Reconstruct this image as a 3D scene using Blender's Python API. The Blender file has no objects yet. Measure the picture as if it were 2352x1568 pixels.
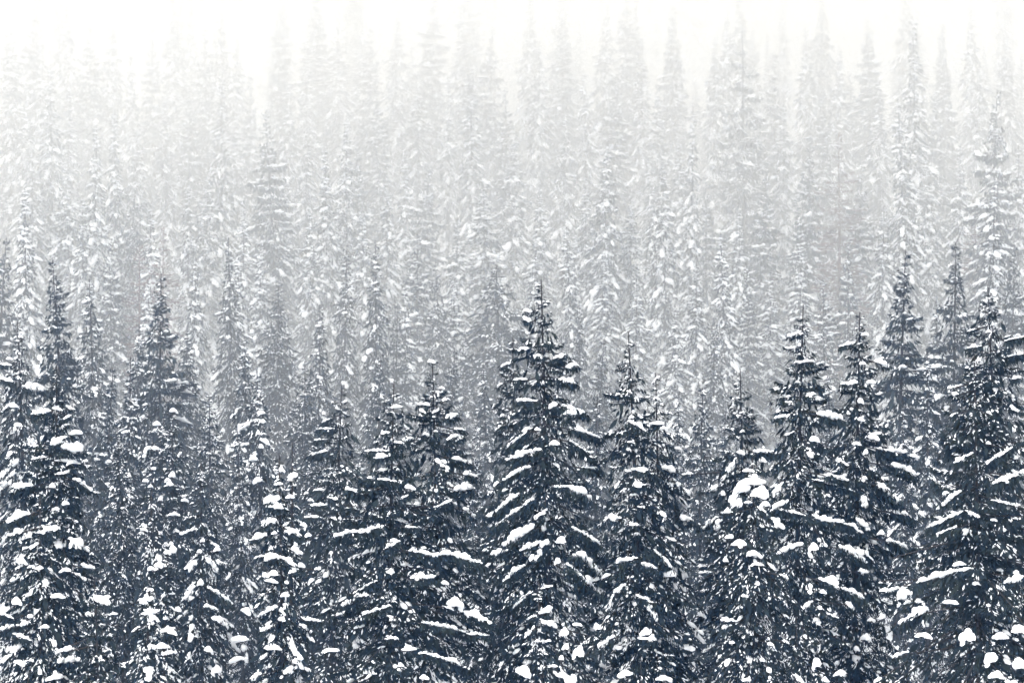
import bpy, math, time
import numpy as np
from mathutils import Vector
T0 = time.time()
SC = bpy.context.scene
COL = SC.collection
R = math.radians

# ------------------------------------------------------------------ camera
PITCH = R(1.5)
LENS = 135.0
cam_d = bpy.data.cameras.new('camera')
cam_d.lens = LENS
cam_d.sensor_width = 36.0
cam_d.clip_start = 1.0
cam_d.clip_end = 9000.0
cam_d.dof.use_dof = True
cam_d.dof.focus_distance = 149.0
cam_d.dof.aperture_fstop = 1.6
cam = bpy.data.objects.new('camera', cam_d)
COL.objects.link(cam)
cam.location = (0, 0, 0)
cam.rotation_euler = (R(90) + PITCH, 0, 0)
SC.camera = cam

# ------------------------------------------------------------------ overcast sky and veiled sun
SUN_EL, SUN_AZ = R(44), R(-150)          # high, behind the camera
world = bpy.data.worlds.new('World')
SC.world = world
world.use_nodes = True
wn, wl = world.node_tree.nodes, world.node_tree.links
wn.clear()
sky = wn.new('ShaderNodeTexSky')
sky.sky_type = 'NISHITA'
sky.sun_disc = False
sky.sun_elevation = SUN_EL
sky.sun_rotation = SUN_AZ
sky.air_density = 1.0
sky.dust_density = 6.0
sky.ozone_density = 1.0
hsv = wn.new('ShaderNodeHueSaturation')
hsv.inputs['Saturation'].default_value = 0.03     # cloud cover: nearly colourless
bg = wn.new('ShaderNodeBackground')
bg.inputs['Strength'].default_value = 0.15
wo = wn.new('ShaderNodeOutputWorld')
wl.new(sky.outputs[0], hsv.inputs['Color'])
wl.new(hsv.outputs[0], bg.inputs['Color'])
wl.new(bg.outputs[0], wo.inputs['Surface'])

sun_d = bpy.data.lights.new('sun', 'SUN')
sun_d.energy = 1.5
sun_d.angle = R(25)
sun_d.color = (1.0, 0.97, 0.93)
sun = bpy.data.objects.new('sun', sun_d)
COL.objects.link(sun)
sun.rotation_euler = (R(90) - SUN_EL, 0, R(-30))
sun.location = (-60, -60, 120)

SC.view_settings.view_transform = 'Standard'
SC.view_settings.look = 'None'
SC.view_settings.gamma = 1.0
SC.view_settings.exposure = 1.36
SC.cycles.max_bounces = 4
SC.cycles.diffuse_bounces = 2
SC.cycles.glossy_bounces = 1
SC.cycles.transmission_bounces = 0
SC.cycles.volume_bounces = 2
SC.cycles.transparent_max_bounces = 16
SC.cycles.use_denoising = True
SC.cycles.use_adaptive_sampling = True
SC.cycles.adaptive_threshold = 0.06
SC.cycles.adaptive_min_samples = 16
SC.cycles.debug_use_spatial_splits = True
SC.cycles.use_light_tree = False

# ------------------------------------------------------------------ helpers
FPX = LENS / 36.0 * 2352.0               # focal length in the units of a 2352-wide picture
CP, SP = math.cos(PITCH), math.sin(PITCH)


def place(px, py, d):
    """The point of the place that stands d metres out along the line of sight through (px, py)."""
    xo, yo = (px - 1176.0) / FPX, (784.0 - py) / FPX
    dy, dz = CP - yo * SP, SP + yo * CP
    s = d / dy
    return np.array((xo * s, d, dz * s))


def across(p):
    """Inverse of place(): where a point shows, for the wording of labels."""
    x, y, z = p
    f = y * CP + z * SP
    return 1176.0 + FPX * x / f, 784.0 - FPX * (-y * SP + z * CP) / f


def mesh(name, v, t, mat, smooth=True):
    me = bpy.data.meshes.new(name)
    v = np.ascontiguousarray(v, dtype=np.float32)
    t = np.ascontiguousarray(t, dtype=np.int32)
    n = len(t)
    me.vertices.add(len(v))
    me.vertices.foreach_set('co', v.ravel())
    me.loops.add(n * 3)
    me.loops.foreach_set('vertex_index', t.ravel())
    me.polygons.add(n)
    me.polygons.foreach_set('loop_start', np.arange(0, n * 3, 3, dtype=np.int32))
    me.polygons.foreach_set('loop_total', np.full(n, 3, dtype=np.int32))
    me.polygons.foreach_set('use_smooth', np.full(n, smooth, dtype=bool))
    me.materials.append(mat)
    me.update(calc_edges=True)
    return me


def obj(name, me, parent=None):
    o = bpy.data.objects.new(name, me)
    COL.objects.link(o)
    o.parent = parent
    return o


def tag(o, label=None, cat=None, group=None, kind=None):
    for k, v in (('label', label), ('category', cat), ('group', group), ('kind', kind)):
        if v:
            o[k] = v


def cat_arrays(parts):
    vs, ts, n = [], [], 0
    for v, t in parts:
        if len(v) == 0:
            continue
        vs.append(v)
        ts.append(t + n)
        n += len(v)
    if not vs:
        return np.zeros((0, 3)), np.zeros((0, 3), int)
    return np.concatenate(vs), np.concatenate(ts)


def unit(a):
    return a / np.maximum(np.linalg.norm(a, axis=-1, keepdims=True), 1e-6)


# ------------------------------------------------------------------ materials
def new_mat(name):
    m = bpy.data.materials.new(name)
    m.use_nodes = True
    n, l = m.node_tree.nodes, m.node_tree.links
    return m, n, l, n['Principled BSDF']


def noisy(name, c0, c1, scale, rough, detail=3.0, bump=0.0, lo=0.35, hi=0.65):
    m, n, l, b = new_mat(name)
    tc = n.new('ShaderNodeTexCoord')
    nz = n.new('ShaderNodeTexNoise')
    nz.inputs['Scale'].default_value = scale
    nz.inputs['Detail'].default_value = detail
    rp = n.new('ShaderNodeValToRGB')
    rp.color_ramp.elements[0].position = lo
    rp.color_ramp.elements[1].position = hi
    rp.color_ramp.elements[0].color = (*c0, 1)
    rp.color_ramp.elements[1].color = (*c1, 1)
    l.new(tc.outputs['Object'], nz.inputs['Vector'])
    l.new(nz.outputs['Fac'], rp.inputs['Fac'])
    l.new(rp.outputs['Color'], b.inputs['Base Color'])
    b.inputs['Roughness'].default_value = rough
    b.inputs['Specular IOR Level'].default_value = 0.12
    if bump:
        bp = n.new('ShaderNodeBump')
        bp.inputs['Strength'].default_value = bump
        bp.inputs['Distance'].default_value = 0.05
        l.new(nz.outputs['Fac'], bp.inputs['Height'])
        l.new(bp.outputs['Normal'], b.inputs['Normal'])
    return m


M_NEEDLE = noisy('spruce_needles', (0.008, 0.0135, 0.019), (0.018, 0.025, 0.024), 1.4, 0.75)
M_FIR = noisy('fir_needles', (0.008, 0.0135, 0.019), (0.017, 0.024, 0.025), 1.1, 0.75)
M_LARCH = noisy('larch_twigs', (0.10, 0.062, 0.052), (0.17, 0.10, 0.085), 1.5, 0.8)
M_BARK = noisy('bark', (0.022, 0.020, 0.020), (0.05, 0.044, 0.042), 9.0, 0.9, bump=0.4)
M_SNOW = noisy('snow', (0.90, 0.91, 0.93), (0.94, 0.945, 0.95), 6.0, 0.6, bump=0.25)
M_GROUND = noisy('snow_ground', (0.80, 0.82, 0.85), (0.9, 0.91, 0.92), 0.35, 0.7, bump=0.3)

# ------------------------------------------------------------------ terrain
GY = np.array([-2500., -400., -20., 0., 50., 100., 130., 150., 190., 230., 270., 340., 420., 520., 700., 1200., 4000.])
GZ = np.array([8., 2., -1.7, -1.8, -9., -19., -20.5, -18.5, -13.5, -6.0, 1.5, 15.0, 31.0, 44.0, 50.0, 53.0, 55.0])


def ground(x, y):
    x, y = np.asarray(x, float), np.asarray(y, float)
    k = np.clip(np.searchsorted(GY, y) - 1, 0, len(GY) - 2)
    m = np.gradient(GZ, GY)
    h = GY[k + 1] - GY[k]
    t = np.clip((y - GY[k]) / h, 0, 1)
    z = ((2 * t**3 - 3 * t**2 + 1) * GZ[k] + (t**3 - 2 * t**2 + t) * h * m[k]
         + (-2 * t**3 + 3 * t**2) * GZ[k + 1] + (t**3 - t**2) * h * m[k + 1])
    amp = np.clip((np.hypot(x, y) - 15) / 60, 0, 1)
    return z + amp * (0.8 * np.sin(x / 13.0 + 0.7) * np.cos(y / 17.0) + 0.5 * np.sin(x / 5.3 + y / 7.1))


gx = np.concatenate([np.linspace(-3000, -160, 12), np.linspace(-150, 150, 101), np.linspace(160, 3000, 12)])
gy = np.concatenate([np.linspace(-2500, -30, 10), np.linspace(-20, 520, 160), np.linspace(560, 4000, 24)])
X, Y = np.meshgrid(gx, gy)
gv = np.stack([X.ravel(), Y.ravel(), ground(X, Y).ravel()], 1)
nx, ny = len(gx), len(gy)
ii = (np.arange(ny - 1)[:, None] * nx + np.arange(nx - 1)[None]).ravel()
gt = np.concatenate([np.stack([ii, ii + 1, ii + nx + 1], 1), np.stack([ii, ii + nx + 1, ii + nx], 1)])
hill = obj('hillside', mesh('hillside', gv, gt, M_GROUND))
tag(hill, 'snow-covered hillside under the trees', kind='structure')

# ------------------------------------------------------------------ tree pieces
SEG = 5
a6 = np.arange(SEG) * 2 * np.pi / SEG
BLOB_V = np.concatenate([
    np.stack([0.80 * np.cos(a6), 0.80 * np.sin(a6), np.full(SEG, -0.22)], 1),
    np.stack([0.92 * np.cos(a6 + .6), 0.92 * np.sin(a6 + .6), np.full(SEG, 0.34)], 1),
    np.array([[0.05, 0, 0.98]])])
bt = []
for k in range(SEG):
    k2 = (k + 1) % SEG
    bt += [(k, k2, k + SEG), (k2, k2 + SEG, k + SEG), (SEG + k, SEG + k2, 2 * SEG)]
bt += [(0, 2, 1), (0, 3, 2), (0, 4, 3)]
BLOB_T = np.array(bt)


def round_template(seg, rings):
    v = [[0, 0, 1.0]]
    for a in range(1, rings):
        th = math.pi * a / rings
        for b in range(seg):
            p = 2 * math.pi * (b + .5 * (a % 2)) / seg
            z = math.cos(th)
            v.append([math.sin(th) * math.cos(p), math.sin(th) * math.sin(p), z if z > 0 else z * .45])
    v.append([0, 0, -.45])
    t = [(0, 1 + b, 1 + (b + 1) % seg) for b in range(seg)]
    for a in range(rings - 2):
        o = 1 + a * seg
        for b in range(seg):
            b2 = (b + 1) % seg
            t += [(o + b, o + seg + b, o + b2), (o + b2, o + seg + b, o + seg + b2)]
    o = 1 + (rings - 2) * seg
    t += [(o + b, len(v) - 1, o + (b + 1) % seg) for b in range(seg)]
    return np.array(v), np.array(t)


ROUND = round_template(8, 5)
SMOOTH = round_template(12, 8)


def blobs(rng, P, tan, r, elong, wide, high, rough=0.16, tmpl=None):
    """Lumps of snow at P, stretched along tan."""
    n = len(P)
    if n == 0:
        return np.zeros((0, 3)), np.zeros((0, 3), int)
    t = unit(tan)
    lat = unit(np.cross(np.tile([0., 0., 1.], (n, 1)), t))
    up = np.cross(t, lat)
    BV, BT = tmpl or (BLOB_V, BLOB_T)
    V = BV[None] * (1 + rng.uniform(-rough, rough, (n, len(BV), 1)))
    V = V + rng.uniform(-rough, rough, V.shape) * 0.5
    A = (V[:, :, 0:1] * t[:, None] * (r * elong)[:, None, None] + V[:, :, 1:2] * lat[:, None] * (r * wide)[:, None, None]
         + V[:, :, 2:3] * up[:, None] * (r * high)[:, None, None]) + P[:, None]
    tri = BT[None] + (np.arange(n) * len(BV))[:, None, None]
    return A.reshape(-1, 3), tri.reshape(-1, 3)


def blades(rng, P, D, length, width):
    n = len(P)
    D = unit(D)
    side = unit(np.cross(D, rng.normal(size=(n, 3)))) * (width * 0.5)[:, None]
    mid = P + D * (length * 0.42)[:, None]
    V = np.stack([P, mid + side, mid - side, P + D * length[:, None]], 1)
    k = (np.arange(n) * 4)[:, None]
    tri = np.concatenate([k + [0, 1, 2], k + [1, 3, 2]])
    return V.reshape(-1, 3), tri


TENT_V = np.array([[1., 0, 0], [0, 1., 0], [-1., 0, 0], [0, -1., 0], [0.1, 0, 0.9]])
TENT_T = np.array([[0, 1, 4], [1, 2, 4], [2, 3, 4], [3, 0, 4]])


def flecks(rng, P, D, ln, wd, ht):
    n = len(P)
    t = unit(D)
    lat = unit(np.cross(np.tile([0., 0., 1.], (n, 1)), t) + 1e-4)
    up = np.cross(t, lat)
    V = TENT_V[None] * (1 + rng.uniform(-.3, .3, (n, 5, 1)))
    A = V[:, :, 0:1] * t[:, None] * ln[:, None, None] + V[:, :, 1:2] * lat[:, None] * wd[:, None, None] + V[:, :, 2:3] * up[:, None] * ht[:, None, None] + P[:, None]
    tri = TENT_T[None] + (np.arange(n) * 5)[:, None, None]
    return A.reshape(-1, 3), tri.reshape(-1, 3)


def tubes(A, B, ra, rb, seg=3):
    """Thin tapered sticks from A to B."""
    n = len(A)
    if n == 0:
        return np.zeros((0, 3)), np.zeros((0, 3), int)
    d = unit(B - A)
    ref = np.where(np.abs(d[:, 2:3]) > 0.9, np.array([[1., 0, 0]]), np.array([[0., 0, 1.]]))
    u = unit(np.cross(d, ref))
    w = np.cross(d, u)
    an = np.arange(seg) * 2 * np.pi / seg
    ring = np.cos(an)[None, :, None] * u[:, None] + np.sin(an)[None, :, None] * w[:, None]
    V = np.concatenate([A[:, None] + ring * ra[:, None, None], B[:, None] + ring * rb[:, None, None]], 1)
    tri = []
    for k in range(seg):
        k2 = (k + 1) % seg
        tri += [(k, k2, seg + k), (k2, seg + k2, seg + k)]
    tri = np.array(tri)[None] + (np.arange(n) * 2 * seg)[:, None, None]
    return V.reshape(-1, 3), tri.reshape(-1, 3)


KINDS = {
    # gap: whorl spacing, per: branches a whorl, el: slope of branches at tip and base of crown, droop, up: tip upturn, fan: spread, hang: twigs hanging
    # dens: twigs a metre of branch, tl: twig length, k: how fast the crown widens, load: snow on branches, rs: snow lump size, dust: flecks
    'spruce': dict(gap=.42, per=7, el=(.45, -.28), droop=.34, up=.16, fan=.26, hang=1.0, dens=62, tl=.24, k=6.0, load=.55, rs=.105, dust=.14),
    'fir': dict(gap=.32, per=6, el=(.0, -.85), droop=.25, up=.10, fan=.28, hang=.75, dens=58, tl=.20, k=4.5, load=.66, rs=.12, dust=.16),
    'dense': dict(gap=.36, per=7, el=(.30, -.35), droop=.38, up=.05, fan=.34, hang=1.0, dens=66, tl=.20, k=5.5, load=.10, rs=.09, dust=.10),
    'larch': dict(gap=.42, per=5, el=(.35, -.05), droop=.12, up=.10, fan=.30, hang=.2, dens=44, tl=.26, k=6.5, load=.15, rs=.06, dust=.12),
    'open': dict(gap=.50, per=7, el=(.25, -.25), droop=.20, up=.22, fan=.30, hang=.7, dens=40, tl=.26, k=5.0, load=.6, rs=.09, dust=.25),
}


def grow(seed, H, Rb, kind, lod=1.0, crown_len=None, loadf=1.0, densf=1.0, k=None, bare_top=0.55, ridges=(), front_only=False, dustf=1.0, lean=0.0, blobf=1.0, vis=99.0, fine=1.0, lump=1.0):
    """Arrays of one conifer with its foot at the origin: trunk and limbs, needles, snow, and the heavy snow ridges one by one."""
    K = dict(KINDS[kind])
    K['tl'] *= fine
    K['rs'] *= lump
    rng = np.random.default_rng(seed)
    kk = k or K['k']
    clen = crown_len or H * 0.9
    # branches
    zs = []
    z = H - bare_top * 0.6
    while z > H - clen:
        zs.append(z)
        z -= K['gap'] * rng.uniform(.6, 1.35) * (1.0 if H - z > 5.5 else 1.1 if H - z > 1.2 else .8) * lod**0.5
    zs = np.array(zs)
    per = rng.poisson(K['per'] - 1, len(zs)) + 1
    per[:4] = np.clip(per[:4], 3, 5)
    zb = np.repeat(zs, per) + rng.normal(0, .09, per.sum())
    nb = len(zb)
    hh = H - zb
    phi = rng.uniform(0, 2 * np.pi, nb)
    f = (1 - np.exp(-hh / kk)) * np.clip(.66 + .34 * hh / 3.4, 0, 1)
    # uneven outline: lobes that change with height and direction
    p1, p2 = rng.uniform(0, 6.28, 2)
    lobe = 1 + .13 * np.sin(phi * 2 + zb * .9 + p1) + .12 * np.sin(zb * 2.3 + p2 + phi)
    L = np.maximum(Rb * f * lobe * rng.uniform(.50, 1.12, nb), .12 + .05 * rng.random(nb))
    el = K['el'][0] + (K['el'][1] - K['el'][0]) * np.clip(f * 1.35, 0, 1) + rng.normal(0, .10, nb)
    droop = K['droop'] * rng.uniform(.5, 1.4, nb) * np.clip(f * 1.6, .15, 1)
    upt = K['up'] * rng.uniform(.3, 1.4, nb)
    rad = np.stack([np.cos(phi), np.sin(phi), np.zeros(nb)], 1)
    lat = np.stack([-np.sin(phi), np.cos(phi), np.zeros(nb)], 1)
    swx, swy = rng.normal(0, .012, 2) + np.array([lean, 0])

    def axis(z_):
        q = (np.clip((z_ / H), 0, 1)**2 - 1) * H
        return np.stack([swx * q, swy * q, z_], -1)

    def bpos(i, s):
        return axis(zb[i]) + rad[i] * (L[i] * s)[:, None] + np.array([0, 0, 1.]) * (L[i] * (el[i] * s - droop[i] * s**2 + upt[i] * s**4))[:, None]

    def btan(i, s):
        return unit(rad[i] + np.array([0, 0, 1.]) * (el[i] - 2 * droop[i] * s + 4 * upt[i] * s**3)[:, None])

    back = np.where(np.sin(phi) > .35, .32, 1.0) if front_only else np.ones(nb)
    back = back * np.where(hh > vis, .28, 1.0)
    # twigs
    dens = K['dens'] * densf / lod**1.5
    nt = rng.poisson(np.clip(dens * (L + .12) * back * np.where(hh < 4.0, 1.25, 1.0), 2, None))
    i = np.repeat(np.arange(nb), nt)
    n = len(i)
    s = .06 + .94 * rng.random(n)**.72
    u = rng.uniform(-1, 1, n)
    w = K['fan'] * L[i] * (1 - s)**.7 * np.clip(s * 4, 0, 1) + .04
    P = bpos(i, s) + lat[i] * (u * w)[:, None]
    P[:, 2] -= .35 * np.abs(u) * w + rng.uniform(0, .05, n)
    D = rad[i] * rng.uniform(.2, .9, n)[:, None] + lat[i] * (u * .8 + rng.normal(0, .25, n))[:, None]
    hang = K['hang'] * rng.uniform(-.1, 1.7, n) * np.clip(.3 + L[i], 0, 1)
    D[:, 2] += btan(i, s)[:, 2] * .6 - hang
    tl = K['tl'] * lod * rng.uniform(.55, 1.45, n) * np.clip(.45 + .4 * L[i], .45, 1.0)
    tw = tl * rng.uniform(.20, .36, n)
    needles = [blades(rng, P, D, tl, tw)]
    # dark inner mass of dead and shaded twigs round the stem
    if kind not in ('larch', 'open'):
        nc = int(min(clen, vis + 2) * 100 / lod)
        hc = min(clen, vis + 2) * rng.random(nc)**.8 + .3 + bare_top
        rc = Rb * (1 - np.exp(-hc / kk)) * .60 * np.sqrt(rng.random(nc)) * np.where(rng.random(nc) < .4, .3, 1.0)
        ac = rng.uniform(0, 6.28, nc)
        Pc = axis(H - hc) + np.stack([rc * np.cos(ac), rc * np.sin(ac), np.zeros(nc)], 1)
        Dc = np.stack([np.cos(ac) * .5, np.sin(ac) * .5, -rng.uniform(.5, 1.2, nc)], 1) + rng.normal(0, .2, (nc, 3))
        lc = (.30 + .38 * rng.random(nc)) * np.clip(rc * 1.2 + .25, .3, 1.0)
        needles.append(blades(rng, Pc, Dc, lc, lc * rng.uniform(.22, .36, nc)))
    # snow flecks caught on twigs
    pick = rng.random(n) < K['dust'] * dustf * (.5 + .9 * rng.random(nb)[i])
    Pf, Df = P[pick] + unit(D[pick]) * (tl[pick] * .2)[:, None], D[pick] * np.array([1, 1, .75])
    Pf[:, 2] += .012
    m = len(Pf)
    snow = [flecks(rng, Pf, Df, .085 * lod * rng.uniform(.5, 1.6, m), .030 * lod * rng.uniform(.6, 1.4, m), .042 * lod * rng.uniform(.6, 1.3, m))]
    # snow lying along the branches
    q = rng.gamma(1.3, .75, nb) * K['load'] * loadf * np.clip(hh / 1.2, .25, 1)
    nbl = rng.poisson(np.clip(q * (L + .15) * back * 3.3 * blobf / lod**.8, 0, 14))
    j = np.repeat(np.arange(nb), nbl)
    m = len(j)
    sc_ = rng.uniform(.35, .95, nb)[j]
    sb = np.clip(sc_ + rng.normal(0, .17, m), .08, 1.0)
    wb = K['fan'] * L[j] * (1 - sb)**.7 + .03
    Pb = bpos(j, sb) + lat[j] * (rng.uniform(-.6, .6, m) * wb)[:, None]
    rb = K['rs'] * lod**.7 * (.34 + .95 * rng.random(m)**1.9) * (.65 + .5 * np.clip(q[j], 0, 1.6)) * np.clip(.55 + .4 * L[j], .5, 1.25)
    Pb[:, 2] += rb * .15
    snow.append(blobs(rng, Pb, btan(j, sb), rb, rng.uniform(1.0, 2.0, m), rng.uniform(.8, 1.2, m), rng.uniform(.6, 1.0, m), .22))
    # trunk and limbs
    zt = np.linspace(-.6, H, 15)
    rt = np.clip(.0085 * (H - zt) + .018, .012, None) * (1 + .25 * np.exp(-np.clip(zt, 0, None) / .5))
    ax = axis(zt)
    wood = [tubes(ax[:-1], ax[1:], rt[:-1], rt[1:], 8)]
    take = np.arange(nb) if kind in ('larch', 'open') or lod <= 1 else np.arange(0, nb, 3)
    for s0, s1 in ((0., .5), (.5, 1.0)):
        e = np.ones(len(take))
        r0 = (.008 + .011 * L[take]) * (1 - .75 * s0)
        wood.append(tubes(bpos(take, e * s0), bpos(take, e * s1), r0 * lod**.5, r0 * .72 * lod**.5))
    # fine shoots at the tip
    nsh = 7
    zsh = H - bare_top * rng.uniform(.12, .95, nsh)
    ash = rng.uniform(0, 6.28, nsh)
    A = axis(zsh)
    B = A + np.stack([np.cos(ash), np.sin(ash), np.full(nsh, .55)], 1) * (.08 + .35 * (H - zsh))[:, None] * .55
    wood.append(tubes(A, B, np.full(nsh, .013), np.full(nsh, .008)))
    # heavy ridges of snow on limbs one can pick out: a limb from the trunk, needles hanging under it, lumps along it
    heavy = []
    for (a, b, th) in ridges:
        a, b = np.array(a, float), np.array(b, float)
        ln = np.linalg.norm(b - a)
        c = max(3, int(ln / (th * .36)) + 1)
        tt = np.linspace(0, 1, c)
        sag = np.sin(tt * np.pi) * ln * .02
        line = a + (b - a) * tt[:, None] + np.array([0, 0, 1.]) * sag[:, None]
        tan = np.gradient(line, axis=0)
        wob = np.interp(tt, np.linspace(0, 1, 3 + c // 4), rng.uniform(.50, 1.45, 3 + c // 4))
        rr = th * .46 * wob * rng.uniform(.75, 1.2, c) * (.55 + .45 * np.sin(np.clip(tt * 1.05, 0, 1) * np.pi)**.6)
        pts = line + rng.normal(0, 1, (c, 3)) * (rr * .28)[:, None]
        v1 = blobs(rng, pts, tan + 1e-4, rr, rng.uniform(.9, 1.35, c), rng.uniform(.8, 1.2, c), rng.uniform(.8, 1.15, c), .12, ROUND)
        extra = max(3, c)
        e = rng.integers(0, c, extra)
        v2 = blobs(rng, pts[e] + rng.normal(0, 1, (extra, 3)) * (rr[e] * .5)[:, None], tan[e] + rng.normal(0, .02, (extra, 3)), rr[e] * rng.uniform(.3, .75, extra), np.full(extra, 1.3), np.ones(extra), np.ones(extra), .3)
        heavy.append(cat_arrays([v1, v2]))
        root = axis(np.array([max(a[2], b[2]) + .15]))[0]
        far = b if np.hypot(*(b - root)[:2]) > np.hypot(*(a - root)[:2]) else a
        near = a if far is b else b
        down = np.array([0, 0, th * .3])
        wood.append(tubes(np.array([root, near - down]), np.array([near - down, far - down]), np.array([.035, .028]), np.array([.028, .012])))
        nh = int((ln + .06) * 105 * densf)
        th_ = rng.random(nh) * 1.12 - .04
        ph = a + (b - a) * th_[:, None] + rng.normal(0, 1, (nh, 3)) * [th * .45, th * .5, .05]
        ph[:, 2] -= th * .30
        dh = rng.normal(0, .35, (nh, 3)) + unit((far - near)[None]) * .25
        dh[:, 2] = -rng.uniform(.3, 1.3, nh)
        lh = (.13 + .17 * min(1.0, ln / 1.2)) * rng.uniform(.5, 1.35, nh)
        needles.append(blades(rng, ph, dh, lh, lh * rng.uniform(.18, .30, nh)))
    return cat_arrays(wood), cat_arrays(needles), cat_arrays(snow), heavy


# lumps used for the biggest snow pillows
def pillow(seed):
    rng = np.random.default_rng(seed + 40)
    n = 13
    x = np.linspace(-.70, .70, n) + rng.normal(0, .08, n)
    y = rng.uniform(-.55, .55, n) * np.sqrt(np.clip(1 - x * x, .1, 1))
    lop = rng.uniform(-.3, .3)
    z = (1 - (x + lop)**2 * 1.3 - y * y * .7) * .42 - .25 + rng.normal(0, .06, n)
    r = (.46 - .22 * np.abs(x)) * rng.uniform(.75, 1.2, n)
    P = np.concatenate([np.stack([x, y, z], 1), [[lop * -.5, 0, 0.], [lop * -.9, .05, .22], [-.3, .1, -.08], [.3, -.1, -.08]]])
    r = np.concatenate([r, [.62, .50, .5, .5]])
    m = len(P)
    tan = np.stack([np.ones(m), rng.uniform(-.4, .4, m), -.5 * P[:, 0]], 1)
    v, t = blobs(rng, P, tan, r, rng.uniform(.95, 1.25, m), np.ones(m), rng.uniform(.8, 1.05, m), .035, SMOOTH)
    return mesh('snow_pillow', v, t, M_SNOW)


PILLOWS = [pillow(s) for s in range(9)]

NEEDLE_MAT = {'spruce': M_NEEDLE, 'fir': M_FIR, 'dense': M_NEEDLE, 'larch': M_LARCH, 'open': M_FIR}
NAME = {'spruce': 'spruce_tree', 'fir': 'fir_tree', 'dense': 'hemlock_tree', 'larch': 'larch_tree', 'open': 'old_fir_tree'}
CAT = {'spruce': 'spruce', 'fir': 'fir', 'dense': 'hemlock', 'larch': 'larch', 'open': 'fir'}


def assemble(name, loc, arrays, kind, parent_props):
    root = bpy.data.objects.new(name, None)
    root.empty_display_size = 0.5
    COL.objects.link(root)
    root.location = loc
    tag(root, *parent_props)
    (wv, wt), (nv, nt), (sv, st), heavy = arrays
    obj('trunk', mesh('trunk', wv, wt, M_BARK if kind != 'larch' else M_LARCH), root)
    crown = obj('crown', mesh('crown', nv, nt, NEEDLE_MAT[kind], False), root)
    if len(sv):
        s = obj('snow_cover', mesh('snow_cover', sv, st, M_SNOW), crown)
        s['kind'] = 'stuff'
    for hv, ht in heavy:
        obj('snow_ridge', mesh('snow_ridge', hv, ht, M_SNOW), crown)
    return root, crown


TRIS = 0
rngP = np.random.default_rng(77)


def hero(px, py, d, Rb, kind, label, seed, ridges=(), lumps=(), **kw):
    """A tree one can tell apart: tip seen at (px, py), d metres out."""
    tip = place(px, py, d)
    gz = float(ground(tip[0], d))
    H = tip[2] - gz
    foot = np.array([tip[0], d, gz])
    K = KINDS[kind]
    kk = kw.get('k') or K['k']

    def local(x, y, inset=.97):
        hh = max(0.0, H - (place(x, y, d)[2] - gz))
        rr = Rb * (1 - math.exp(-hh / kk))
        dx = place(x, y, d)[0] - foot[0]
        out = math.sqrt(max(rr * rr * inset * inset - dx * dx, 0.04))
        return place(x, y, d - out) - foot

    rl = [(local(a, b), local(c, e), th * d / FPX) for (a, b, c, e, th) in ridges]
    kw.setdefault('crown_len', min(H * .92, 19.0))
    low = place(px, 1600, d)[2] - gz
    kw['dustf'] = kw.get('dustf', 1.0) * .40
    kw['densf'] = 1.30
    kw['fine'] = .78
    kw['loadf'] = kw.get('loadf', 1.0) * (.66 if kind == 'spruce' else .82)
    kw['lump'] = 1.0
    arr = grow(seed, H, Rb, kind, ridges=rl, front_only=True, vis=max(2.0, H - low), **kw)
    root, crown = assemble(NAME[kind], foot, arr, kind, (label, CAT[kind], 'dark trees standing in front', None))
    for n_, (x, y, wpx, hpx, tilt) in enumerate(lumps):
        p = local(x, y, .93)
        o = obj('snow_pillow', PILLOWS[(n_ * 4 + seed) % 9], crown)
        sc_ = d / FPX * .50
        o.location = p
        o.scale = (wpx * sc_, wpx * sc_ * .8, hpx * sc_ * 1.1)
        o.rotation_euler = (0, R(tilt), rngP.choice([0, 3.1416]) + rngP.uniform(-.5, .5))
    global TRIS
    TRIS += sum(len(a[1]) for a in arr[:3])
    return H


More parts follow.
